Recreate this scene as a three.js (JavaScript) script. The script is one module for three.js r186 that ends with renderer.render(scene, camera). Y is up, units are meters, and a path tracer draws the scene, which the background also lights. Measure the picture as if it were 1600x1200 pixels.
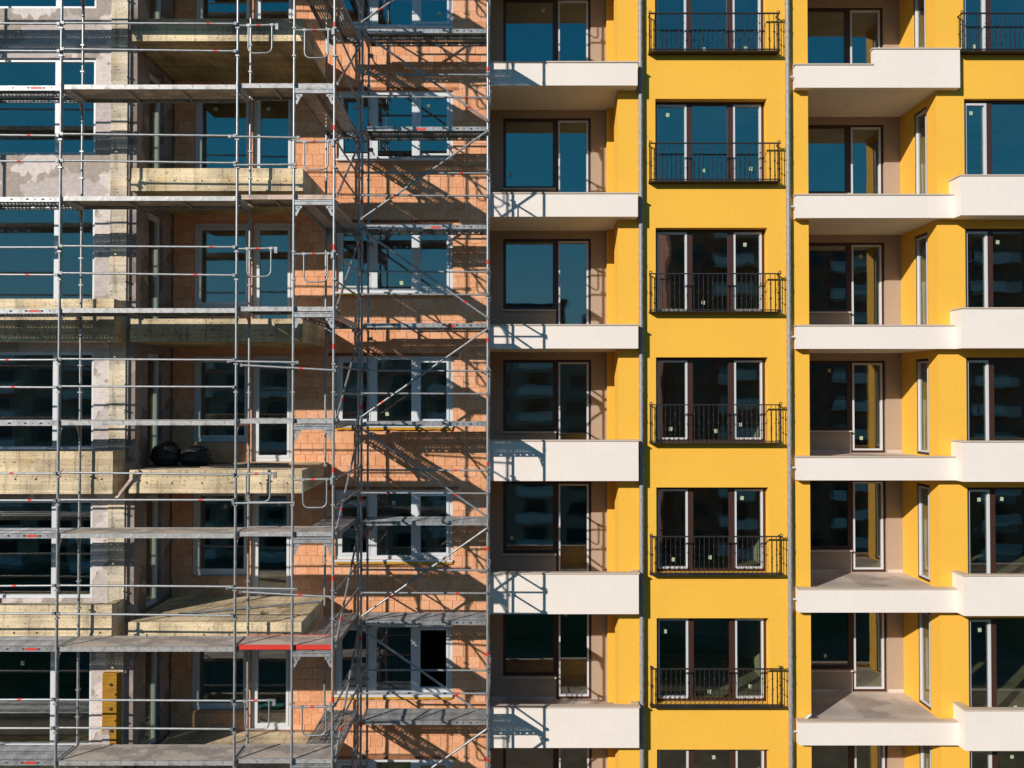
import * as THREE from 'three';
import { mergeGeometries } from 'three/addons/utils/BufferGeometryUtils.js';

// ---------------------------------------------------------------- camera, sky, sun, exposure
const scene = new THREE.Scene();
const camera = new THREE.PerspectiveCamera(49.55, 4 / 3, 0.1, 600);
camera.position.set(0, 17, 18.4);
camera.rotation.x = THREE.MathUtils.degToRad(0.88);

function makeSky() {
  const w = 64, h = 256, d = new Float32Array(w * h * 4);
  const stops = [[0, .21, .37, .48], [6, .12, .34, .49], [14, .036, .295, .52], [28, .013, .22, .46], [55, .017, .085, .19], [90, .019, .06, .14]];
  for (let j = 0; j < h; j++) {
    const el = Math.max(0, ((j + .5) / h - .5) * 180);
    let k = 0; while (k < stops.length - 2 && el > stops[k + 1][0]) k++;
    const a = stops[k], b = stops[k + 1]; let t = (el - a[0]) / (b[0] - a[0]); t = t * t * (3 - 2 * t) * .5 + t * .5;
    for (let i = 0; i < w; i++) { const o = (j * w + i) * 4; for (let c = 0; c < 3; c++) d[o + c] = a[c + 1] + (b[c + 1] - a[c + 1]) * t; d[o + 3] = 1; }
  }
  const t = new THREE.DataTexture(d, w, h, THREE.RGBAFormat, THREE.FloatType);
  t.mapping = THREE.EquirectangularReflectionMapping; t.minFilter = t.magFilter = THREE.LinearFilter; t.needsUpdate = true;
  return t;
}
const skyTexture = makeSky();
scene.background = skyTexture; scene.environment = skyTexture;

const sun = new THREE.DirectionalLight(new THREE.Color().setRGB(1, .925, .83), 5);
sun.position.set(-.93 * 40, 17 + .572 * 40, 40); sun.target.position.set(0, 17, 0);
sun.castShadow = true; sun.shadow.mapSize.set(4096, 4096);
Object.assign(sun.shadow.camera, { left: -20, right: 20, top: 20, bottom: -20, near: 1, far: 140 });
scene.add(sun, sun.target);

const renderer = new THREE.WebGLRenderer({ antialias: true });
renderer.setSize(1024, 768);
renderer.toneMapping = THREE.LinearToneMapping;
renderer.toneMappingExposure = 1.06;
renderer.shadowMap.enabled = true;

// ---------------------------------------------------------------- helpers
let seed = 7;
const rnd = () => { seed = (seed * 1664525 + 1013904223) >>> 0; return seed / 4294967296; };
const rr = (a, b) => a + (b - a) * rnd();
const H = 2.875, S = r => 23.8 - H * r, W = r => S(r) - .175;     // storey height, underside of slab r, window head below slab r
const FLOOR = .45;                                               // slab and screed thickness

const hash = (x, y, s) => { let n = (x * 374761393 + y * 668265263 + s * 1274126177) | 0; n = Math.imul(n ^ (n >>> 13), 1274126177); return ((n ^ (n >>> 16)) >>> 0) / 4294967296; };
function noise(u, v, px, py, s) {                                 // tileable value noise, px x py cells over the tile
  const x = u * px, y = v * py, x0 = Math.floor(x), y0 = Math.floor(y), fx = x - x0, fy = y - y0;
  const sx = fx * fx * (3 - 2 * fx), sy = fy * fy * (3 - 2 * fy), m = (a, p) => ((a % p) + p) % p;
  const a = hash(m(x0, px), m(y0, py), s), b = hash(m(x0 + 1, px), m(y0, py), s), c = hash(m(x0, px), m(y0 + 1, py), s), d = hash(m(x0 + 1, px), m(y0 + 1, py), s);
  return a + (b - a) * sx + (c - a) * sy + (a - b - c + d) * sx * sy;
}
const fbm = (u, v, p, o, s, q = p) => { let t = 0, a = .5, n = 0; for (let i = 0; i < o; i++) { t += a * noise(u, v, p << i, q << i, s + i); n += a; a *= .5; } return t / n; };
const clamp = (x, a = 0, b = 1) => Math.min(b, Math.max(a, x));
const step = (a, b, x) => { const t = clamp((x - a) / (b - a)); return t * t * (3 - 2 * t); };
function tex(size, metres, fn, srgb = true) {                     // fn(u, v) -> grey or [r, g, b]; one tile covers metres x metres
  const d = new Uint8Array(size * size * 4);
  for (let j = 0; j < size; j++) for (let i = 0; i < size; i++) {
    const c = fn((i + .5) / size, (j + .5) / size), o = (j * size + i) * 4, a = Array.isArray(c);
    for (let k = 0; k < 3; k++) d[o + k] = clamp(a ? c[k] : c) * 255;
    d[o + 3] = 255;
  }
  const t = new THREE.DataTexture(d, size, size, THREE.RGBAFormat);
  t.wrapS = t.wrapT = THREE.RepeatWrapping; t.magFilter = THREE.LinearFilter; t.minFilter = THREE.LinearMipmapLinearFilter; t.generateMipmaps = true;
  t.repeat.set(1 / metres, 1 / metres); if (srgb) t.colorSpace = THREE.SRGBColorSpace; t.needsUpdate = true;
  return t;
}
const lin = (r, g, b) => new THREE.Color().setRGB(r, g, b);
const std = (r, g, b, o = {}) => new THREE.MeshStandardMaterial({ color: lin(r, g, b), roughness: .85, metalness: 0, ...o });

// textures
const stuccoMap = tex(512, 3, (u, v) => .972 + .018 * (fbm(u, v, 3, 4, 3) - .5) * 2 + .02 * (fbm(u, v, 96, 2, 9) - .5) * 2);
const stuccoBump = tex(512, 1.2, (u, v) => fbm(u, v, 60, 3, 21), false);
const concreteMap = tex(1024, 2.4, (u, v) => {
  const board = hash(0, Math.floor(v * 20), 5) * .12, streak = fbm(u, v, 3, 3, 33, 60) * .16, blot = fbm(u, v, 4, 5, 12), pit = step(.73, .8, fbm(u, v, 90, 2, 17)) * .28, drip = step(.6, .85, fbm(u, v, 40, 3, 50, 4)) * .14;
  const t = .86 + board + streak - .14 + (blot - .5) * .42 - pit - drip, rust = step(.62, .8, fbm(u, v, 5, 4, 71)) * .10;
  return [t, t - rust * .35, t - rust * .9];
});
const concreteBump = tex(512, 1.2, (u, v) => .5 * fbm(u, v, 20, 4, 41) + .5 * fbm(u, v, 3, 2, 43, 40), false);
const renderMap = tex(1024, 3.1, (u, v) => {                       // grey base coat with pale patches that have ragged outlines
  const p = step(.5, .53, fbm(u, v, 4, 6, 81)), q = step(.57, .6, fbm(u, v, 6, 6, 91)), g = (fbm(u, v, 70, 3, 95) - .5) * .12;
  const a = [.80, .77, .77], b = [.70, .66, .63], c = [.90, .87, .87];
  return [0, 1, 2].map(i => (a[i] + (b[i] - a[i]) * p) * (1 - q) + c[i] * q + g);
});
const plyMap = tex(1024, 1.6, (u, v) => {
  const a = fbm(u, v, 4, 5, 101), dust = step(.5, .62, fbm(u, v, 6, 6, 103)), scuff = step(.66, .72, fbm(u, v, 3, 5, 107, 24)), sp = step(.74, .8, fbm(u, v, 80, 2, 109));
  const t = .74 + (a - .5) * .3; return [t + dust * .16 + scuff * .1 - sp * .2, t - .015 + dust * .145 + scuff * .09 - sp * .2, t - .03 + dust * .12 + scuff * .08 - sp * .2];
});
const brickMap = tex(512, .5, (u, v) => { const rib = .5 + .5 * Math.cos(u * Math.PI * 2 * 42); return .965 - .07 * rib * rib + (fbm(u, v, 10, 4, 121) - .5) * .14 - step(.72, .8, fbm(u, v, 30, 2, 127)) * .12; });
const brickBump = tex(512, .5, (u) => .5 - .5 * Math.cos(u * Math.PI * 2 * 42), false);
const paneBump = tex(256, 1, (u, v) => fbm(u, v, 2, 2, 201), false);
const galvMap = tex(256, .6, (u, v) => .86 + (fbm(u, v, 12, 4, 131) - .5) * .3 - step(.62, .75, fbm(u, v, 5, 4, 137)) * .1);
const perfAlpha = tex(256, .2, (u, v) => {                         // rows of slots, staggered
  const row = Math.floor(v * 4), x = u * 3 + (row % 2) * .5, dx = (x - Math.floor(x) - .5) * .0667, dy = (v * 4 - row - .5) * .05;
  return Math.hypot(Math.max(0, Math.abs(dx) - .010), dy) < .014 ? 0 : 1;
}, false);
const woolMap = tex(512, .8, (u, v) => { const t = fbm(u, v, 6, 5, 141, 60), b = fbm(u, v, 5, 4, 145); return [.80 + (t - .5) * .3 + (b - .5) * .14, .66 + (t - .5) * .3 + (b - .5) * .14, .30 + (t - .5) * .22]; });
const groundMap = tex(1024, 40, (u, v) => { const g = step(.45, .6, fbm(u, v, 5, 6, 151)), n = (fbm(u, v, 60, 4, 157) - .5) * .25; return [.56 - .2 * g + n, .50 - .08 * g + n, .42 - .2 * g + n]; });
const tileMap = tex(512, 2, (u, v) => { const b = fbm(u, v, 4, 5, 161), w = step(.55, .7, fbm(u, v, 3, 5, 167)); return [.80 + (b - .5) * .25 - w * .1, .78 + (b - .5) * .25 - w * .11, .77 + (b - .5) * .25 - w * .11]; });

// materials
const stucco = (r, g, b) => std(r, g, b, { map: stuccoMap, bumpMap: stuccoBump, bumpScale: .0003, roughness: .92 });
const M = {
  yellow: stucco(.84, .455, .05), white: stucco(.80, .72, .66), brown: stucco(.39, .295, .22), soffit: stucco(.74, .68, .58),
  coping: std(.56, .46, .37, { map: stuccoMap, roughness: .6 }), floorTile: std(.84, .77, .71, { map: tileMap, roughness: .7 }),
  concrete: std(.84, .67, .43, { map: concreteMap, bumpMap: concreteBump, bumpScale: .012 }),
  column: std(.84, .72, .55, { map: concreteMap, bumpMap: concreteBump, bumpScale: .006 }),
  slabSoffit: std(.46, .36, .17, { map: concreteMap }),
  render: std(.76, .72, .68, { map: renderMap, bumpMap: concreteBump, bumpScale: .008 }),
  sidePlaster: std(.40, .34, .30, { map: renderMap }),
  mortar: std(.52, .27, .16), lintel: std(.42, .16, .07, { map: concreteMap }),
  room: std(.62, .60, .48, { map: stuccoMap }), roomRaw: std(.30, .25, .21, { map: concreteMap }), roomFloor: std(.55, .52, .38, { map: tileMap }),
  brownFrame: std(.050, .020, .014, { roughness: .4 }), sashWhite: std(.55, .55, .58, { roughness: .35 }), upvc: std(.58, .60, .62, { roughness: .4 }),
  iron: std(.035, .030, .030, { roughness: .5, metalness: .4 }), pipe: std(.36, .35, .36, { roughness: .6, metalness: .2, map: galvMap }),
  steel: std(.46, .47, .48, { roughness: .45, metalness: .45, map: galvMap }), 
  perf: std(.50, .50, .51, { roughness: .5, metalness: .45, map: galvMap, alphaMap: perfAlpha, alphaTest: .5, side: THREE.DoubleSide }),
  ply: std(.58, .52, .48, { map: plyMap, roughness: .9 }), aluminium: std(.52, .51, .50, { roughness: .5, metalness: .3, map: galvMap }),
  redPaint: std(.60, .035, .022, { roughness: .5 }), pinkBoard: std(.72, .58, .52, { map: plyMap }),
  wool: std(.54, .40, .14, { map: woolMap, roughness: 1 }), foam: std(.80, .62, .17, { map: woolMap, roughness: 1 }),
  black: new THREE.MeshStandardMaterial({ color: lin(.008, .008, .009), roughness: .5 }), timber: std(.46, .33, .20, { map: plyMap }), sticker: std(.36, .44, .29, { roughness: .6 }),
  glass: new THREE.MeshPhysicalMaterial({ color: lin(.82, .86, .80), bumpMap: paneBump, bumpScale: .001, transmission: 1, thickness: 0, roughness: 0, ior: 2.33, side: THREE.DoubleSide }),
  ground: std(.60, .56, .50, { map: groundMap, roughness: 1 }), green: std(.30, .42, .22), teal: std(.03, .30, .33),
  coupler: std(.30, .31, .32, { roughness: .5, metalness: .5, map: galvMap }),
  bottle: std(.45, .62, .72, { roughness: .25 }),
};
const brickTones = [[.84, .41, .215], [.82, .385, .195], [.86, .445, .25], [.78, .35, .17], [.85, .435, .255], [.82, .40, .215]].map(c => std(...c, { map: brickMap, bumpMap: brickBump, bumpScale: .0015, roughness: .95 }));

// geometry: boxes with uv in metres taken from the position
function box(x0, x1, y0, y1, z0, z1) {
  const g = new THREE.BoxGeometry(x1 - x0, y1 - y0, z1 - z0); g.translate((x0 + x1) / 2, (y0 + y1) / 2, (z0 + z1) / 2);
  const p = g.attributes.position, n = g.attributes.normal, uv = g.attributes.uv;
  for (let i = 0; i < p.count; i++) {
    const ax = Math.abs(n.getX(i)), ay = Math.abs(n.getY(i));
    if (ax > .5) uv.setXY(i, p.getZ(i), p.getY(i)); else if (ay > .5) uv.setXY(i, p.getX(i), p.getZ(i)); else uv.setXY(i, p.getX(i), p.getY(i));
  }
  return g;
}
const V = (x, y, z) => new THREE.Vector3(x, y, z);
function tube(a, b, r, seg = 10) {
  const d = b.clone().sub(a), L = d.length(), g = new THREE.CylinderGeometry(r, r, L, seg, 1);
  const uv = g.attributes.uv; for (let i = 0; i < uv.count; i++) uv.setXY(i, uv.getX(i) * .15, uv.getY(i) * L);
  g.applyQuaternion(new THREE.Quaternion().setFromUnitVectors(V(0, 1, 0), d.normalize())); g.translate((a.x + b.x) / 2, (a.y + b.y) / 2, (a.z + b.z) / 2);
  return g;
}
function bentTube(points, r, seg = 24) { return new THREE.TubeGeometry(new THREE.CatmullRomCurve3(points, false, 'catmullrom', .05), seg, r, 7); }
const flat = g => (g.index ? g.toNonIndexed() : g);
const join = gs => (gs.length === 1 ? gs[0] : mergeGeometries(gs.map(flat)));
function wallWithHoles(x0, x1, y0, y1, z0, z1, holes) {           // holes: [x0, x1, y0, y1] or a list of [x, y] points
  const s = new THREE.Shape([[x0, y0], [x1, y0], [x1, y1], [x0, y1]].map(p => new THREE.Vector2(...p)));
  for (const h of holes) s.holes.push(new THREE.Path((Array.isArray(h[0]) ? h : [[h[0], h[2]], [h[0], h[3]], [h[1], h[3]], [h[1], h[2]]]).map(p => new THREE.Vector2(...p))));
  const g = new THREE.ExtrudeGeometry(s, { depth: z1 - z0, bevelEnabled: false }); g.translate(0, 0, z0); return g;
}
const used = {};
const numbered = n => { const k = used[n] = (used[n] ?? -1) + 1; return k ? `${n}_${String(k).padStart(3, '0')}` : n; };
function thing(name, label, category, group) {
  const o = new THREE.Group(); o.name = numbered(name); o.userData = { label, category }; if (group) o.userData.group = group; scene.add(o); return o;
}
function mesh(parent, name, geos, mat) {
  const m = new THREE.Mesh(Array.isArray(geos) ? join(geos) : geos, mat); m.name = name; m.castShadow = m.receiveShadow = true; parent.add(m); return m;
}
function sub(parent, name) { const g = new THREE.Group(); g.name = name; parent.add(g); return g; }
function structure(name, geos, mat) { const m = mesh(scene, name, geos, mat); m.userData.kind = 'structure'; return m; }

// ---------------------------------------------------------------- ground
{
  const g = new THREE.PlaneGeometry(500, 500, 1, 1); g.rotateX(-Math.PI / 2); const uv = g.attributes.uv; for (let i = 0; i < uv.count; i++) uv.setXY(i, uv.getX(i) * 500, uv.getY(i) * 500);
  structure('ground', g, M.ground);
}

// ---------------------------------------------------------------- windows (built in their own plane, origin at the lower corner)
// sections: [width share end, kind]; kind 'fixed' or 'sash'
function makeWindow(parent, name, [x, y, z], w, h, turn, sections, opt = {}) {
  const g = sub(parent, name); g.position.set(x, y, z); g.rotation.y = turn;
  const fm = opt.frame ?? M.brownFrame, sm = opt.sash ?? M.sashWhite, fw = opt.fw ?? .06, bars = [];
  bars.push(box(0, fw, 0, h, -.08, 0), box(w - fw, w, 0, h, -.08, 0), box(fw, w - fw, 0, fw, -.08, 0), box(fw, w - fw, h - fw, h, -.08, 0));
  let a = fw; const mw = opt.mullion ?? .10;
  sections.forEach(([end, kind], i) => {
    const last = i === sections.length - 1, b = last ? w - fw : end - mw / 2;
    if (!last) bars.push(box(b, b + mw, fw, h - fw, -.08, .004));
    let gx0 = a, gx1 = b, gy0 = fw, gy1 = h - fw;
    if (kind === 'sash') {
      const t = opt.rim ?? .05, e = .004;
      mesh(g, 'sash', [box(a + e, a + t, gy0 + e, gy1 - e, -.06, .012), box(b - t, b - e, gy0 + e, gy1 - e, -.06, .012), box(a + t, b - t, gy0 + e, gy0 + t, -.06, .012), box(a + t, b - t, gy1 - t, gy1 - e, -.06, .012)], sm);
      gx0 += t; gx1 -= t; gy0 += t; gy1 -= t;
    }
    if (!(opt.open === i)) {
      const unit = [0, 1].map(k => { const p = new THREE.PlaneGeometry(gx1 - gx0 + .01, gy1 - gy0 + .01); p.rotateX(rr(-.004, .004)); p.rotateY(rr(-.004, .004)); p.translate((gx0 + gx1) / 2, (gy0 + gy1) / 2, -.026 - k * .02); return p; });
      mesh(g, 'pane', unit, M.glass);
      if (opt.sticker && rnd() < opt.sticker) {
        const sx = rr(gx0 + .1, gx1 - .16), sy = rnd() < .6 ? gy0 + rr(.12, .3) : gy1 - rr(.15, .25), st = new THREE.BoxGeometry(.075, .085, .002); st.rotateZ(rr(-.15, .15)); st.translate(sx, sy, -.018);
        mesh(g, 'sticker', st, M.sticker);
      }
    }
    a = b + mw;
  });
  mesh(g, 'frame', bars, fm);
  return g;
}

// ---------------------------------------------------------------- finished building: yellow bay between two loggias
const done = thing('apartment_building', 'finished apartment block with yellow plaster, brown loggia walls and white balcony parapets', 'building');
const rows = [-2, -1, 0, 1, 2, 3, 4, 5, 6];
const yHole = r => [3.185, 5.66, W(r) - 1.89, W(r)], rHole = r => [10.05, 12.52, r <= -1 ? W(r) - 1.89 : S(r + 1) + .5, W(r)];
mesh(done, 'plaster_wall', wallWithHoles(2.35, 6.58, 0, 32.4, -.35, 0, rows.map(yHole)), M.yellow);
mesh(done, 'plaster_wall', wallWithHoles(9.43, 14.4, 0, 32.4, -.35, 0, rows.map(rHole)), M.yellow);
mesh(done, 'pier', box(2.352, 2.79, 0, 32.4, -.69, -.35), M.yellow);
mesh(done, 'pier', box(6.2, 6.578, 0, 32.4, -1.73, -.35), M.yellow);
mesh(done, 'pier', box(2.23, 2.75, 0, 32.4, -1.54, -1.08), M.yellow);
const lHole = (x0, xm, x1, r) => [[x0, W(r)], [x1, W(r)], [x1, S(r + 1) + FLOOR + .02], [xm, S(r + 1) + FLOOR + .02], [xm, W(r) - 1.69], [x0, W(r) - 1.69]];
mesh(done, 'rear_wall', wallWithHoles(-.548, 2.23, 0, 32.4, -1.54, -1.24, rows.map(r => lHole(-.21, 1.04, 1.87, r))), M.brown);
mesh(done, 'rear_wall', wallWithHoles(6.578, 9.43, 0, 32.4, -2.03, -1.73, rows.map(r => lHole(6.96, 8.2, 9.04, r))), M.brown);
{ // side wall of the wider loggia with its tall narrow window
  const g = wallWithHoles(.35, 1.73, 0, 32.4, 0, .3, rows.map(r => [.43, 1.03, S(r + 1) + FLOOR + .05, W(r)])); g.rotateY(Math.PI / 2); g.translate(9.43, 0, 0);
  mesh(done, 'side_wall', g, M.yellow);
  mesh(done, 'side_wall', box(-.67, -.55, 0, 32.4, -1.54, .242), M.brown);
}
for (const r of rows) {
  const st = { sticker: .75 };
  makeWindow(done, 'window', [3.185, W(r) - 1.89, -.21], 2.475, 1.89, 0, [[.80, 'sash'], [1.72, 'fixed'], [2.475, 'sash']], { ...st, mullion: .12, rim: .044 });
  makeWindow(done, 'window', [10.05, rHole(r)[2], -.12], 2.47, W(r) - rHole(r)[2], 0, [[.62, 'sash'], [1.62, 'fixed'], [2.47, 'sash']], { ...st, mullion: .12, ...(r === 0 ? { frame: M.brownFrame } : {}) });
  for (const [x0, xm, x1, z] of [[-.21, 1.04, 1.87, -1.30], [6.96, 8.2, 9.04, -1.79]]) {
    makeWindow(done, 'window', [x0, W(r) - 1.69, z], xm - x0, 1.69, 0, [[1, 'fixed']], { sticker: .3, fw: .07 });
    makeWindow(done, 'balcony_door', [xm, S(r + 1) + FLOOR + .02, z], x1 - xm, W(r) - S(r + 1) - FLOOR - .02, 0, [[1, 'sash']], { sticker: .4, fw: .055, rim: .045 });
    mesh(done, 'window_sill', box(x0 - .03, xm - .002, W(r) - 1.725, W(r) - 1.692, z - .02, z + .13), M.coping);
  }
  makeWindow(done, 'window', [9.455, S(r + 1) + FLOOR + .05, -1.03], .6, W(r) - S(r + 1) - FLOOR - .05, -Math.PI / 2, [[1, 'sash']], { fw: .06, rim: .035, sticker: .3 });
}
// slabs, parapets and copings of the loggias
function parapet(boxes, caps) { const p = sub(done, 'parapet'); mesh(p, 'panel', boxes, M.white); mesh(p, 'coping', caps, M.coping); return p; }
for (const r of [-2, -1, 0, 1, 2, 3, 4, 5, 6]) {
  const y = S(r), h = r >= 3 ? .862 : .5, e = .022, c = .028;
  mesh(done, 'balcony_slab', box(-.548, 2.62, y + .004, y + FLOOR, -1.24, .208), M.soffit);
  mesh(done, 'balcony_floor', box(-.497, 2.34, y + FLOOR, y + FLOOR + .015, -1.239, .207), M.floorTile);
  parapet([box(-.548, 2.744, y, y + h, .21, .33), box(2.622, 2.744, y, y + h, .003, .208)], [box(-.548, 2.744 + e, y + h, y + h + c, .19, .33 + e), box(2.60, 2.744 + e, y + h, y + h + c, .004, .189)]);
  mesh(done, 'balcony_slab', box(6.36, 9.72, y + .004, y + FLOOR, -1.73, .078), M.soffit);
  mesh(done, 'balcony_floor', box(6.583, 9.427, y + FLOOR, y + FLOOR + .015, -1.729, .077), M.floorTile);
  if (r <= 0) {
    parapet([box(6.24, 7.95, y, y + .5, .08, .2), box(6.24, 6.36, y, y + .5, .003, .078), box(7.95, 9.86, y, y + .85, .08, .2), box(9.74, 9.86, y, y + .85, .003, .078)],
      [box(6.24 - e, 7.948, y + .5, y + .5 + c, .06, .2 + e), box(6.24 - e, 6.38, y + .5, y + .5 + c, .004, .059), box(7.95 - e, 9.86 + e, y + .85, y + .85 + c, .06, .2 + e), box(9.72, 9.86 + e, y + .85, y + .85 + c, .004, .059)]);
    mesh(done, 'balcony_slab', box(9.721, 9.74, y + .006, y + FLOOR, .003, .077), M.soffit);
  } else {
    parapet([box(6.24, 9.70, y, y + .5, .08, .2), box(6.24, 6.36, y, y + .5, .003, .078)], [box(6.24 - e, 9.698, y + .5, y + .5 + c, .06, .2 + e), box(6.24 - e, 6.38, y + .5, y + .5 + c, .004, .059)]);
    parapet([box(9.70, 13.4, y - .002, y + .85, .36, .48), box(9.70, 9.82, y - .002, y + .85, .003, .358)], [box(9.70 - e, 13.4, y + .85, y + .85 + c, .34, .48 + e), box(9.70 - e, 9.84, y + .85, y + .85 + c, .004, .339)]);
    mesh(done, 'balcony_slab', box(9.822, 13.4, y + .002, y + FLOOR, .003, .358), M.soffit);
  }
  // overflow spout, cable stubs, skirting
  mesh(done, 'drain_spout', tube(V(6.15, y + .27, .12), V(6.24, y + .27, .12), .022), M.sashWhite);
  mesh(done, 'cable_stub', bentTube([V(1.05, y + .02, -.5), V(1.05, y - .06, -.5), V(1.08, y - .12, -.48)], .006, 8), M.upvc);
  mesh(done, 'cable_stub', bentTube([V(7.75, y + .02, -.7), V(7.76, y - .05, -.7), V(7.72, y - .11, -.69)], .006, 8), M.upvc);
  mesh(done, 'skirting', [box(-.495, 1.03, y + FLOOR + .015, y + FLOOR + .09, -1.24, -1.228), box(1.88, 2.225, y + FLOOR + .015, y + FLOOR + .09, -1.24, -1.228), box(6.6, 8.19, y + FLOOR + .015, y + FLOOR + .09, -1.73, -1.718), box(9.05, 9.425, y + FLOOR + .015, y + FLOOR + .09, -1.73, -1.718)], M.floorTile);
}
// iron railings before the yellow bay's windows
function railing(x0, x1, y0, h) {
  const g = sub(done, 'railing'), z = .19, bars = [], knots = [];
  mesh(g, 'top_rail', [box(x0 - .03, x1 + .03, y0 + h - .012, y0 + h + .012, z - .02, z + .02), box(x0 - .012, x0 + .012, y0 + h - .01, y0 + h + .01, .002, z - .02), box(x1 - .012, x1 + .012, y0 + h - .01, y0 + h + .01, .002, z - .02)], M.iron);
  mesh(g, 'bottom_rail', [box(x0 - .02, x1 + .02, y0 + .03, y0 + .05, z - .016, z + .016), box(x0 - .02, x1 + .02, y0 - .01, y0 + .006, .002, z + .02), box(x0 - .01, x0 + .01, y0 + .03, y0 + .05, .002, z - .016), box(x1 - .01, x1 + .01, y0 + .03, y0 + .05, .002, z - .016)], M.iron);
  const n = Math.round((x1 - x0) / .104);
  const bar = (x, zz, i) => {
    bars.push(box(x - .0055, x + .0055, y0 + .006, y0 + h - .012, zz - .0055, zz + .0055));
    for (const f of i % 2 ? [.34, .74] : [.52]) { const k = new THREE.SphereGeometry(.019, 7, 5); k.scale(1, 1.2, 1); k.translate(x, y0 + h * f, zz); knots.push(k); }
  };
  for (let i = 0; i <= n; i++) bar(x0 + (x1 - x0) * i / n, z, i);
  for (const x of [x0, x1]) for (const zz of [.06, .125]) bar(x, zz, zz > .1 ? 1 : 0);
  mesh(g, 'balusters', bars, M.iron); mesh(g, 'ornament_knots', knots, M.iron);
  const scroll = []; for (const x of [x0, x1]) for (const yy of [y0 + h + .03, y0 + .02]) { const t = new THREE.TorusGeometry(.028, .009, 6, 12); t.translate(x, yy, z); scroll.push(t); }
  mesh(g, 'scrolls', scroll, M.iron);
}
for (const r of rows) railing(3.042, 5.875, W(r) - 1.886, .836);
for (const r of [-2, -1]) railing(9.92, 12.64, W(r) - 1.886, .836);
// downpipes
for (const x of [2.848, 6.105]) {
  const g = sub(done, 'downpipe'); mesh(g, 'pipe', tube(V(x, .2, .085), V(x, 32, .085), .052, 18), M.pipe);
  for (let y = 2.1; y < 31; y += 2.875) { mesh(g, 'collar', tube(V(x, y, .085), V(x, y + .07, .085), .057, 18), M.pipe); mesh(g, 'bracket', [tube(V(x, y + .6, .085), V(x, y + .625, .085), .059, 14), box(x - .015, x + .015, y + .6, y + .625, .002, .03)], M.pipe); }
}
// rooms behind the panes
{
  const p = sub(done, 'interior'), walls = [], floors = [];
  walls.push(box(-.62, 14.4, 0, 32.4, -6.8, -6.5), box(14.1, 14.398, 0, 32.4, -6.5, -.352), box(2.752, 2.9, 0, 32.4, -6.5, -.352), box(6.3, 6.45, 0, 32.4, -6.5, -1.735), box(9.45, 9.6, 0, 32.4, -6.5, -2.035), box(-.64, -.52, 0, 32.4, -6.5, -1.545));
  for (const r of [-3, ...rows, 7]) { const y = S(r) + .03; for (const [a, b, z] of [[-.5, 2.74, -1.545], [2.91, 6.29, -.355], [6.46, 9.44, -2.035], [9.74, 14.09, -.355]]) floors.push(box(a, b, y, S(r) + FLOOR + .01, -6.49, z)); }
  mesh(p, 'partition_wall', walls, M.room); mesh(p, 'floor_slab', floors, M.roomFloor);
}
mesh(done, 'roof', box(-.62, 14.45, 32.4, 32.7, -6.85, .3), M.white);

// ---------------------------------------------------------------- unfinished building: brick bay, raw loggia, rendered bay
const raw = thing('building_shell', 'unfinished building shell of orange hollow bricks, raw concrete balconies and grey base-coat render', 'building');
const rowsU = [-2, -1, 0, 1, 2, 3, 4, 5, 6];
const bHole = r => [-3.79, -1.277, W(r) - 1.49, W(r)], wHole = r => [-6.866, -5.64, W(r) - 1.84, W(r)], dHole = r => [-5.60, -4.72, S(r + 1) + .43, W(r)];
const brickHoles = rowsU.flatMap(r => [bHole(r), wHole(r), dHole(r)]);
const brickWall = sub(raw, 'brick_wall');
mesh(brickWall, 'backing', wallWithHoles(-7.31, -.55, 0, 32.4, .25, .488, brickHoles), M.mortar);
{
  const bw = .25, bh = .24, singles = [], rest = brickTones.map(() => []);
  const shared = new Map();
  for (let j = 0; j < 78; j++) {
    const y0 = 7.6 + j * bh, y1 = y0 + bh - .006, off = (j % 2) * .125 + (j % 3) * .021;
    for (let i = -1; i < 28; i++) {
      let x0 = -7.31 + i * bw + off, x1 = x0 + bw - .008;
      x0 = Math.max(x0, -7.305); x1 = Math.min(x1, -.552); if (x1 - x0 < .04) continue;
      let spans = [[x0, x1]];
      for (const [hx0, hx1, hy0, hy1] of brickHoles) if (y1 > hy0 + .02 && y0 < hy1 - .02) spans = spans.flatMap(([a, b]) => [[a, Math.min(b, hx0)], [Math.max(a, hx1), b]].filter(([p, q]) => q - p > .03));
      for (const [a, b] of spans) {
        let ya = y0, yb = y1;
        for (const [hx0, hx1, hy0, hy1] of brickHoles) if (b > hx0 + .001 && a < hx1 - .001) { if (ya < hy1 && yb > hy1) ya = Math.max(ya, hy1); if (yb > hy0 && ya < hy0) yb = Math.min(yb, hy0); }
        if (yb - ya < .02) continue;
        const t = Math.floor(rnd() * brickTones.length), zf = .50 + rr(-.004, .004);
        const full = b - a > .2 && yb - ya > .2;
        if (singles.length < 300 && a > -1.28 && ya > 8.3 && yb < 26) singles.push([a, b, ya, yb, zf, t]);
        else rest[t].push(box(a, b, ya, yb, .47, zf));
      }
    }
  }
  for (const [a, b, ya, yb, zf, t] of singles) mesh(brickWall, numbered('brick'), box(a, b, ya, yb, .47, zf), brickTones[t]);
  const g = mergeGeometries(rest.map(l => mergeGeometries(l)), true), m = mesh(brickWall, 'brickwork', g, brickTones); m.userData.kind = 'stuff';
}
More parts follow.
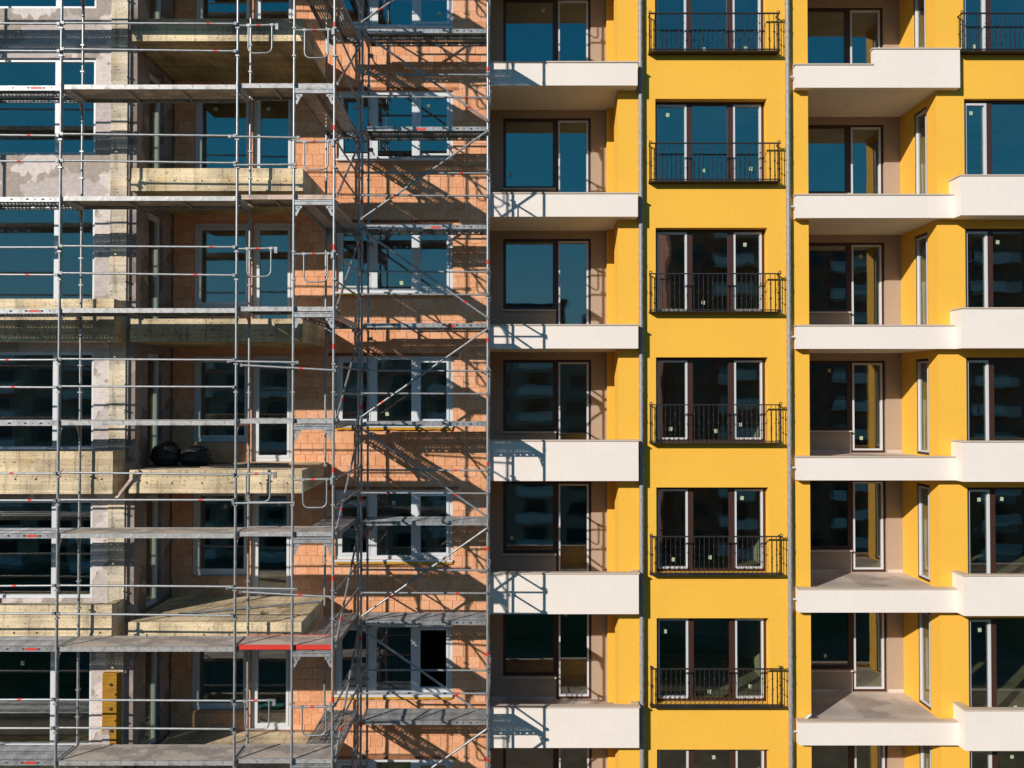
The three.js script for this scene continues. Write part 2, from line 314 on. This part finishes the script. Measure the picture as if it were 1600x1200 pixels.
for (const r of rowsU) {
  const u = { frame: M.upvc, sash: M.upvc, fw: .075, mullion: .14, rim: .06, sticker: .35 };
  makeWindow(raw, 'window', [-3.79, W(r) - 1.49, .45], 2.513, 1.49, 0, [[.81, 'sash'], [1.69, 'fixed'], [2.513, 'sash']], { ...u, ...(r === 4 ? { open: 2 } : {}) });
  makeWindow(raw, 'window', [-6.866, W(r) - 1.84, .42], 1.226, 1.84, 0, [[1, 'sash']], u);
  makeWindow(raw, 'balcony_door', [-5.60, S(r + 1) + .43, .42], .88, W(r) - S(r + 1) - .43, 0, [[1, 'sash']], u);
  makeWindow(raw, 'window', [-10.6, W(r) - 1.9, 2.19], 2.47, 1.9, 0, [[.40, 'fixed'], [1.715, 'fixed'], [2.47, 'fixed']], { ...u, fw: .06, mullion: .12 });
  mesh(raw, 'lintel', box(-3.95, -1.15, W(r) + .004, W(r) + .07, .35, .506), M.lintel);
  mesh(raw, 'window_sill', box(-3.80, -1.27, W(r) - 1.53, W(r) - 1.492, .37, .55), M.upvc);
  if (r >= 1) { // expanding foam squeezed out under the sill
    const g = new THREE.BoxGeometry(2.5, .05, .05, 60, 2, 2), p = g.attributes.position;
    for (let i = 0; i < p.count; i++) { const n = fbm(p.getX(i) / 2.6 + .5, r * .13, 24, 3, 7 + r); p.setY(i, p.getY(i) * (.5 + 1.2 * n)); p.setZ(i, p.getZ(i) * (.6 + .9 * n)); }
    g.computeVertexNormals(); g.translate(-2.53, W(r) - 1.555, .515); mesh(raw, 'foam_strip', g, M.foam);
  }
}
// rendered bay with its column, balcony boxes
mesh(raw, 'rendered_wall', wallWithHoles(-12, -7.82, 0, 32.4, 1.94, 2.24, rowsU.map(r => [-10.6, -8.13, W(r) - 1.9, W(r)])), M.render);
mesh(raw, 'column', box(-7.82, -7.50, 0, 32.4, 1.95, 2.265), M.column);
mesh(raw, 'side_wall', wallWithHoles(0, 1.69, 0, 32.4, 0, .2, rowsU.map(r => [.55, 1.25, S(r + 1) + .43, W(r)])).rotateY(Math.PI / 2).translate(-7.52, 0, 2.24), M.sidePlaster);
for (const r of rowsU) makeWindow(raw, 'window', [-7.40, S(r + 1) + .43, 1.69], .7, W(r) - S(r + 1) - .43, Math.PI / 2, [[1, 'sash']], { frame: M.upvc, sash: M.upvc, fw: .06, rim: .05 });
for (const r of [-2, -1, 0, 1, 2, 3, 4, 5, 6]) {
  const y = S(r);
  const s = sub(raw, 'balcony_slab');
  mesh(s, 'slab', box(-7.257, -3.99, y + .003, y + .43, .502, 2.58), M.concrete);
  mesh(s, 'edge_beam', box(-7.262, -3.985, y - .002, y + .205, 2.58, 2.603), M.concrete); mesh(s, 'edge_board_cast', box(-7.259, -3.988, y + .207, y + .436, 2.58, 2.588), M.concrete);
  for (let k = 0; k < 6; k++) { const x = -6.95 + k * .53 + rr(-.06, .06); mesh(s, 'tie_stub', tube(V(x, y + .212, 2.58), V(x + .01, y + .205 - rr(0, .03), 2.625), .009, 6), M.iron); }
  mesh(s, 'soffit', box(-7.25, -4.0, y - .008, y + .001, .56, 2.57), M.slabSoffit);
  if (r >= 2) { const b = sub(raw, 'balcony_box'); mesh(b, 'front_panel', box(-12, -7.51, y, y + .275, 2.6, 2.733), M.concrete); mesh(b, 'front_panel', box(-12, -7.513, y + .277, y + .80, 2.6, 2.722), M.concrete); for (let k = 0; k < 6; k++) { const x = -9.75 + k * .40 + rr(-.04, .04); mesh(b, 'tie_stub', tube(V(x, y + .29, 2.72), V(x, y + .27, 2.755), .009, 6), M.iron); } mesh(b, 'floor_slab', box(-12, -7.515, y + .004, y + .4, 2.243, 2.598), M.concrete); mesh(b, 'end_panel', box(-7.63, -7.512, y + .402, y + .798, 2.243, 2.598), M.concrete); }
}
// mineral wool board fixed to the column with disc anchors
{
  const b = sub(raw, 'insulation_board'); mesh(b, 'wool', box(-7.85, -7.53, 10.15, 11.70, 2.266, 2.37), M.wool);
  for (const [x, y] of [[-7.68, 11.48], [-7.68, 11.02], [-7.66, 10.6], [-7.65, 10.34]]) { const t = new THREE.TorusGeometry(.026, .008, 6, 14); t.translate(x, y, 2.372); mesh(b, 'anchor', [t, tube(V(x, y, 2.365), V(x, y, 2.38), .012, 8)], M.black); }
  const patch = new THREE.Shape([[-7.84, 10.15], [-7.69, 10.15], [-7.70, 10.5], [-7.72, 10.62], [-7.74, 10.68], [-7.78, 10.66], [-7.80, 10.6], [-7.84, 10.58]].map(p => new THREE.Vector2(...p)));
  const g = new THREE.ExtrudeGeometry(patch, { depth: .008, bevelEnabled: false }); g.translate(0, 0, 2.371); mesh(b, 'render_patch', g, M.render);
}
// rooms of the shell
{
  const p = sub(raw, 'interior'), walls = [], floors = [];
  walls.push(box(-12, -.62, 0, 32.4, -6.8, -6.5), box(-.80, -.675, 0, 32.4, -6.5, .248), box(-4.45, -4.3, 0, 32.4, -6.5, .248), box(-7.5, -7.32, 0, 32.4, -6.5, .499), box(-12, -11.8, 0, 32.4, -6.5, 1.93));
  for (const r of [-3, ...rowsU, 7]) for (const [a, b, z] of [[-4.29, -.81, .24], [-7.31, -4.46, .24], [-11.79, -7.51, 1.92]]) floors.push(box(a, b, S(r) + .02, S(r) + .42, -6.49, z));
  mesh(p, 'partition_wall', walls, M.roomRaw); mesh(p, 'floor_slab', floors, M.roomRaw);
}
mesh(raw, 'roof', box(-12.02, -.63, 32.4, 32.7, -6.85, 2.3), M.concrete);

// ---------------------------------------------------------------- scaffolds
function band(parent, a, b, t, r = .0262) { const d = b.clone().sub(a), L = d.length(); d.normalize(); const p = a.clone().addScaledVector(d, t * L); mesh(parent, 'red_band', tube(p, p.clone().addScaledVector(d, .065), r, 12), M.redPaint); }
function standard(parent, x, z, mat, marks) {
  const g = sub(parent, 'standard'); mesh(g, 'pole', tube(V(x, .05, z), V(x, 31.5, z), .0242, 12), mat);
  const collars = []; for (let y = .55; y < 31; y += 2) collars.push(tube(V(x, y, z), V(x, y + .06, z), .029, 12), box(x - .035, x + .035, y + 1.02, y + 1.045, z - .035, z + .035), box(x - .035, x + .035, y + .52, y + .545, z - .035, z + .035));
  mesh(g, 'collars', collars, mat);
  for (const y of marks) mesh(g, 'red_band', tube(V(x, y, z), V(x, y + .09, z), .0262, 12), M.redPaint);
  mesh(g, 'base_plate', box(x - .08, x + .08, .002, .05, z - .08, z + .08), mat);
}
function rail(parent, name, a, b, marks = [], mat = M.steel, r = .0195) {
  const g = sub(parent, name); mesh(g, 'rail', tube(a, b, r, 10), mat);
  for (const t of marks) band(g, a, b, t, r + .0022);
  for (const p of [a, b]) mesh(g, 'coupler', box(p.x - .024, p.x + .024, p.y - .026, p.y + .026, p.z - .024, p.z + .024), M.coupler);
  return g;
}
function gussetPlate(x, y, z, sx, alongX) { // corner plate under a transom
  const s = new THREE.Shape([[0, 0], [.12, 0], [.12, -.05], [.09, -.06], [.03, -.19], [0, -.19], [0, -.12], [.025, -.11], [.025, -.085], [0, -.08]].map(p => new THREE.Vector2(...p)));
  s.holes.push(new THREE.Path([[.05, -.03], [.075, -.03], [.075, -.055], [.05, -.055]].map(p => new THREE.Vector2(...p))));
  const g = new THREE.ExtrudeGeometry(s, { depth: .008, bevelEnabled: false }); g.scale(sx, 1, 1); if (sx < 0) { const ix = g.index; const p = g.attributes.position; for (let i = 0; i < p.count; i += 3) for (const at of Object.values(g.attributes)) { const n = at.itemSize; for (let k = 0; k < n; k++) { const t = at.array[(i + 1) * n + k]; at.array[(i + 1) * n + k] = at.array[(i + 2) * n + k]; at.array[(i + 2) * n + k] = t; } } g.computeVertexNormals(); }
  if (!alongX) g.rotateY(Math.PI / 2); g.translate(x, y, z); return g;
}
function transom(parent, a, b, alongX, mat) { // top member of a frame with its two corner plates
  const g = sub(parent, 'transom'), y = a.y;
  const bs = alongX ? [box(a.x + .02, b.x - .02, y - .075, y - .02, a.z - .025, a.z + .025), box(a.x + .02, b.x - .02, y - .012, y + .012, a.z - .02, a.z + .02)] : [box(a.x - .025, a.x + .025, y - .075, y - .02, b.z + .02, a.z - .02), box(a.x - .02, a.x + .02, y - .012, y + .012, b.z + .02, a.z - .02)]; bs.forEach(q => mesh(g, 'bar', q, mat));
  mesh(g, 'gusset', alongX ? gussetPlate(a.x + .024, y - .077, a.z - .004, 1, true) : gussetPlate(a.x - .004, y - .077, a.z - .024, 1, false), mat);
  mesh(g, 'gusset', alongX ? gussetPlate(b.x - .024, y - .077, a.z - .004, -1, true) : gussetPlate(a.x - .004, y - .077, b.z + .024, -1, false), mat);
}
function steelPlank(parent, L, turned) { // hollow steel plank: perforated tread, slotted side flanges; origin at one end, along +x, width along z
  const w = .318, s = new THREE.Shape([[0, -.085], [L, -.085], [L, 0], [0, 0]].map(p => new THREE.Vector2(...p)));
  const oval = (x, a) => { const p = new THREE.Path(); p.absellipse(x, -.04, a, .016, 0, Math.PI * 2, true); return p; };
  for (const [d, a] of [[.16, .013], [.30, .032], [.44, .013], [.58, .032], [.86, .030]]) { s.holes.push(oval(d, a), oval(L - d, a)); }
  const fl = z => { const g = new THREE.ExtrudeGeometry(s, { depth: .004, bevelEnabled: false, curveSegments: 4 }); g.translate(0, 0, z); return flat(g); };
  const solid = [fl(0), fl(w - .004), flat(box(.0, .03, -.085, -.004, .004, w - .004)), flat(box(L - .03, L, -.085, -.004, .004, w - .004)), flat(box(0, L, -.004, -.001, .004, .045)), flat(box(0, L, -.004, -.001, w - .045, w - .004)), flat(box(L / 2 - .06, L / 2 + .06, -.0035, -.0005, .045, w - .045))];
  for (let k = 1; k < 5; k++) solid.push(flat(box(0, L, -.004, .004, .045 + k * .0456 - .004, .045 + k * .0456 + .002)));
  const g = mergeGeometries([mergeGeometries(solid), flat(box(0, L, -.004, -.002, .045, w - .045))], true);
  const m = mesh(parent, 'plank', g, [M.steel, M.perf]); if (turned) m.rotation.y = turned; return m;
}
function woodDeck(parent, x0, x1, y, z0, z1, edge, top) {
  const g = sub(parent, 'deck');
  mesh(g, 'board', box(x0 + .02, x1 - .02, y - .012, y, z0 + .02, z1 - .022), top ?? M.ply);
  mesh(g, 'edge_rail', box(x0, x1, y - .075, y + .006, z1 - .022, z1), edge ?? M.aluminium); mesh(g, 'edge_rail', box(x0, x1, y - .075, y + .006, z0, z0 + .018), edge ?? M.aluminium);
  for (let k = 0; k <= 3; k++) { const x = x0 + .03 + (x1 - x0 - .09) * k / 3; mesh(g, 'rib', box(x, x + .03, y - .06, y - .021, z0 + .02, z1 - .024), M.aluminium); }
}
function endGuard(parent, a, b, drop = .5, inset = .16) { // short rail with a hanging U loop
  const g = sub(parent, 'end_guard'), d = b.clone().sub(a), L = d.length(); d.normalize(); const p = t => a.clone().addScaledVector(d, t);
  mesh(g, 'rail', tube(a, b, .02, 10), M.steel); band(g, a, b, .46, .0222);
  const q = (t, dy) => p(t).add(V(0, -dy, 0)), l = inset, r = L - inset * .55, k = .09;
  const pts = [q(l, 0), q(l, drop - k), q(l + k * .3, drop - k * .3), q(l + k, drop), q(r - k, drop), q(r - k * .3, drop - k * .3), q(r, drop - k), q(r, 0)];
  mesh(g, 'loop', bentTube(pts, .0145, 60), M.steel);
  mesh(g, 'hook', box(b.x - .025, b.x + .025, b.y - .09, b.y + .02, b.z - .022, b.z + .022), M.steel); for (const e of [p(l), p(r)]) mesh(g, 'weld_sleeve', box(e.x - .03, e.x + .03, e.y - .023, e.y + .023, e.z - .023, e.z + .023), M.steel);
}
const levels = [-2, -1, 0, 1, 2, 3, 4, 5, 6, 7, 8];

// along the raw loggias
const front = thing('facade_scaffold', 'grey tube scaffold with plywood decks in front of the raw concrete loggias', 'scaffold');
{
  const yL = k => 22.57 - 2 * k, zo = 3.63, zi = 2.9;
  standard(front, -11.19, zo, M.steel, []); standard(front, -8.045, zo, M.steel, []); standard(front, -4.897, zo, M.steel, []);
  for (const x of [-11.19, -8.04, -4.897]) standard(front, x, zi, M.steel, []);
  for (const k of levels) {
    const y = yL(k); if (y < 1) continue;
    for (const x of [-11.19, -8.045, -4.897]) transom(front, V(x, y - .02, zo), V(x, y - .02, zi), false, M.steel);
    const d = sub(front, 'deck'); for (const z of [zi + .03, zi + .37]) { const m = steelPlank(d, 3.08); m.position.set(-11.16, y, z); }
    if (k !== 3 && k !== 1) { const z = zi + .02; mesh(d, 'red_band', box(-8.62, -8.42, y - .06, y - .02, zi + .6885, zi + .6905), M.redPaint); }
    woodDeck(front, -8.0, -4.93, y, zi + .02, zo - .01);
    woodDeck(front, -4.865, -3.20, y + .03, zi + .06, zo - .03, k === 5 ? M.redPaint : k === 1 ? M.pinkBoard : undefined, k === 5 ? M.pinkBoard : undefined);
    const j = () => rr(-.018, .018);
    for (const h of [1.085, .605]) {
      rail(front, 'guardrail', V(-11.17, y + h + j(), zo + .035), V(-8.08, y + h + j(), zo + .035), rnd() < .7 ? [.8 + rr(-.1, .05)] : []);
      rail(front, 'guardrail', V(-8.0, y + h + j() + .01, zo + .035), V(-4.93, y + h + j() - .015, zo + .035), rnd() < .25 ? [rr(.6, .9)] : []);
    }
    if (k % 2 === 0) endGuard(front, V(-4.87, y + 1.06, zo), V(-4.20, y + 1.075, zo)); else rail(front, 'guardrail', V(-5.02, y + 1.06, zo + .035), V(-3.80, y + 1.04, zo + .035), []);
    if (k % 3 === 1) rail(front, 'guardrail', V(-4.92, y + .55, zo + .035), V(-3.86, y + .56, zo + .035));
  }
}
// return flight between the two facades
const ret = thing('corner_scaffold', 'narrow scaffold bay with white end frames running back from the loggias to the brick wall', 'scaffold');
{
  const yR = k => 22.49 - 2 * k, x0 = -3.886, x1 = -3.168, zf = 3.63, zr = 1.06;
  const mk = [25.55, 23.6, 21.75, 19.62, 17.85, 15.66, 13.75, 11.62, 9.6];
  standard(ret, x0, zf, M.steel, []); standard(ret, x1, zf, M.steel, mk); standard(ret, x0, zr, M.steel, []); standard(ret, x1 - .03, zr, M.steel, mk.map(y => y + .5));
  for (const k of levels) {
    const y = yR(k); if (y < 1) continue;
    transom(ret, V(x0, y, zf), V(x1, y, zf), true, M.steel); transom(ret, V(x0, y, zr), V(x1 - .03, y, zr), true, M.steel);
    const d = sub(ret, 'deck'); for (const x of [x0 + .03, x0 + .37]) { const m = steelPlank(d, 2.52, Math.PI / 2); m.position.set(x, y + .02, zf - .03); }
    const a = V(x1 + .045, y + .1, zf - .02), b = V(x1 + .015, y + 2 - .1, zr + .02); rail(ret, 'diagonal_brace', a, b, [.18, .62].slice(0, 1 + (k & 1)), M.steel, .021);
    for (const h of [1.06, .57]) rail(ret, 'guardrail', V(x1 + .04, y + h, zf - .02), V(x1 + .01, y + h, zr + .02));
    if ([-2, -1, 0, 1, 2, 4, 6, 7].includes(k)) endGuard(ret, V(x0 + .03, y + 1.045, zf + .03), V(x1 - .02, y + 1.055, zf + .03)); else rail(ret, 'guardrail', V(x0 - .9, y + 1.07, zf + .04), V(x1 + .03, y + .98, zf + .04), [.62]);
  }
}
// along the brick bay
const bay = thing('facade_scaffold', 'steel scaffold with perforated planks and zigzag braces in front of the orange brick wall', 'scaffold');
{
  const yB = k => 22.47 - 2 * k, x0 = -3.035, x1 = -.491, zo = 1.61, zi = .88;
  standard(bay, x0, zo, M.steel, [25.4, 23.35, 20.9, 19.0, 16.75, 14.9, 12.1, 10.4]); standard(bay, x1, zo, M.steel, [23.6, 19.68, 18.1, 15.6, 13.9, 11.8, 9.7]);
  standard(bay, x0 + .002, zi, M.steel, [22.7, 17.9, 14.1]); standard(bay, x1, zi, M.steel, []);
  for (const k of levels) {
    const y = yB(k); if (y < 1) continue;
    for (const x of [x0, x1]) transom(bay, V(x, y - .01, zo), V(x, y - .01, zi), false, M.steel);
    const d = sub(bay, 'deck'); for (const z of [zi + .035, zi + .375]) { const m = steelPlank(d, 2.46); m.position.set(x0 + .045, y + .02, z); }
    if (k === 0 || k === 1 || k === 2) mesh(d, 'red_band', box(-1.95 + .3 * k, -1.75 + .3 * k, y - .055, y - .012, zi + .6935, zi + .6955), M.redPaint);
    for (const h of [1.06, .60]) rail(bay, 'guardrail', V(x0 + .02, y + h, zo + .035), V(x1 - .01, y + h - .012, zo + .035), rnd() < .75 ? [rnd() < .5 ? .2 : rr(.7, .85)] : []);
    const flip = (k & 1) === 0; // zigzag: falls towards the finished block on every second level
    const za = zo + .06, b0 = flip ? V(x1, y - .10, za) : V(x0, y - .10, za), b1 = flip ? V(x0, y - 1.88, za) : V(x1, y - 1.88, za);
    rail(bay, 'diagonal_brace', b0, b1, [rr(.7, .85)], M.steel, .022);
    if (k % 3 !== 2) endGuard(bay, V(x1 + .03, y + 1.05, zo), V(x1 + .03, y + 1.05, zi)); else for (const h of [1.05, .55]) rail(bay, 'guardrail', V(x1 + .03, y + h, zo), V(x1 + .03, y + h, zi));
    mesh(bay, 'wall_tie', [tube(V(x0 + .06, y - .25, zi + .1), V(x0 + .06, y - .25, .51), .018, 8), box(x0 + .02, x0 + .1, y - .285, y - .215, zi - .03, zi + .03)], M.steel);
  }
}

// ---------------------------------------------------------------- loose things
function sack(name, label, x, y, z, sx, sy, sz, s) {
  const g = new THREE.IcosahedronGeometry(1, 12), p = g.attributes.position, v = new THREE.Vector3();
  for (let i = 0; i < p.count; i++) {
    v.fromBufferAttribute(p, i); const u = Math.atan2(v.z, v.x) / 6.2832 + .5, w = v.y * .5 + .5, f = .82 + .34 * fbm(u, w, 5, 4, s) + .08 * Math.abs(fbm(u, w, 14, 2, s + 5) - .5);
    v.multiplyScalar(f); v.set(v.x * sx, Math.max(0, v.y * sy + sy * .8), v.z * sz); p.setXYZ(i, v.x, v.y, v.z);
  }
  g.computeVertexNormals(); const m = mesh(scene, numbered(name), g, M.black); m.position.set(x, y, z); m.userData = { label, category: 'sack', group: 'black sacks on the raw balcony' }; return m;
}
sack('rubbish_sack', 'bulging black plastic sack leaning in the corner of the raw balcony', -6.98, 15.606, 1.55, .30, .27, .3, 11);
sack('rubbish_sack', 'flatter black plastic sack slumped beside the bulging one', -6.42, 15.606, 1.5, .34, .22, .28, 23);
function loose(name, label, category, geos, mat, group) { const m = mesh(scene, numbered(name), geos, mat); m.userData = { label, category }; if (group) m.userData.group = group; return m; }
const bar = (a, b, w, h) => { const d = b.clone().sub(a), L = d.length(), g = box(-L / 2, L / 2, 0, h, -w / 2, w / 2); g.rotateZ(Math.asin(d.y / L)); g.rotateY(-Math.atan2(d.z, d.x)); g.translate((a.x + b.x) / 2, (a.y + b.y) / 2, (a.z + b.z) / 2); return g; };
loose('timber_plank', 'weathered timber board lying on the balcony behind the black sacks', 'plank', bar(V(-6.35, 15.609, 1.0), V(-4.6, 15.609, 1.35), .16, .03), M.timber);
loose('timber_plank', 'narrow pale board lying across the balcony by the door', 'plank', bar(V(-6.1, 15.609, 2.1), V(-4.5, 15.609, 1.6), .10, .025), M.pinkBoard);
loose('leaning_board', 'short splintered board tilted against the end of the raw balcony slab', 'plank', bar(V(-7.50, 15.02, 2.63), V(-7.05, 15.60, 2.63), .05, .05), M.pinkBoard);
loose('loose_tube', 'galvanised scaffold tube lying loose on the sunlit balcony slab', 'tube', tube(V(-6.5, 12.762, 2.1), V(-3.99, 12.762, 1.1), .024), M.steel);
loose('timber_offcut', 'brown timber offcut on the sunlit concrete balcony floor', 'offcut', bar(V(-4.75, 12.74, 1.55), V(-4.5, 12.74, 1.45), .06, .03), M.timber);
loose('timber_offcut', 'small square timber offcut on the sunlit concrete balcony floor', 'offcut', bar(V(-4.95, 12.74, 2.0), V(-4.87, 12.74, 1.95), .08, .03), M.timber);
{ // crumpled bottle on the coping
  const pts = [[0, 0], [.032, 0], [.034, .02], [.033, .1], [.028, .12], [.034, .14], [.03, .18], [.013, .22], [.013, .25], [0, .25]].map(p => new THREE.Vector2(...p));
  const g = new THREE.LatheGeometry(pts, 16); g.scale(.8, .62, .8); g.rotateZ(-.9); g.translate(6.42, S(5) + .555, .13);
  loose('plastic_bottle', 'crumpled pale blue plastic bottle left on the white balcony coping', 'bottle', g, M.bottle);
}
loose('plastic_sheet', 'folded teal plastic sheet lying on the balcony floor by the raw door', 'sheet', [box(-5.9, -5.3, 9.862, 9.885, 1.5, 2.0), box(-5.75, -5.25, 9.885, 9.905, 1.55, 1.9)], M.teal);

// ---------------------------------------------------------------- buildings across the street: out of frame, mirrored in the panes
function opposite(name, label, x0, x1, h, z, wallMat, storeys, bays, bandEvery, extras) {
  const o = thing(name, label, 'building'), sh = h / storeys;
  mesh(o, 'wall', box(x0, x1, 0, h, z, z + 12), wallMat);
  for (let s = 0; s < storeys; s++) for (let b = 0; b < bays; b++) {
    const cx = x0 + (b + .5) * (x1 - x0) / bays, y = s * sh, w = (x1 - x0) / bays;
    mesh(o, 'window', box(cx - w * .28, cx + w * .28, y + sh * .28, y + sh * .82, z - .03, z + .06), M.pane2);
    if (b % bandEvery === 1) { mesh(o, 'balcony', [box(cx - w * .5, cx + w * .5, y, y + sh * .36, z - 1.2, z - 1.05), box(cx - w * .5, cx + w * .5, y, y + .2, z - 1.05, z - .001)], M.white); }
  }
  if (extras) extras(o); return o;
}
M.pane2 = std(.03, .035, .04, { roughness: .1 }); M.facade = stucco(.44, .31, .22); M.redBrick = std(.50, .17, .10, { map: concreteMap });
opposite('opposite_block', 'long low apartment block with white balconies across the street', -85, 14, 23.0, 70, M.facade, 8, 22, 2, o => { mesh(o, 'roof_house', box(-2, 5.4, 23.0, 27.2, 72, 78), M.redBrick); mesh(o, 'roof_eaves', box(-2.6, 6, 27.2, 27.5, 71.5, 78.5), M.brownFrame); mesh(o, 'chimney', box(8, 9.3, 23.0, 25.8, 72, 73), M.redBrick); });
opposite('opposite_tower', 'tall red-brown apartment tower with pale balconies across the street', 17, 80, 37, 70, M.redBrick, 12, 14, 3);

renderer.render(scene, camera);
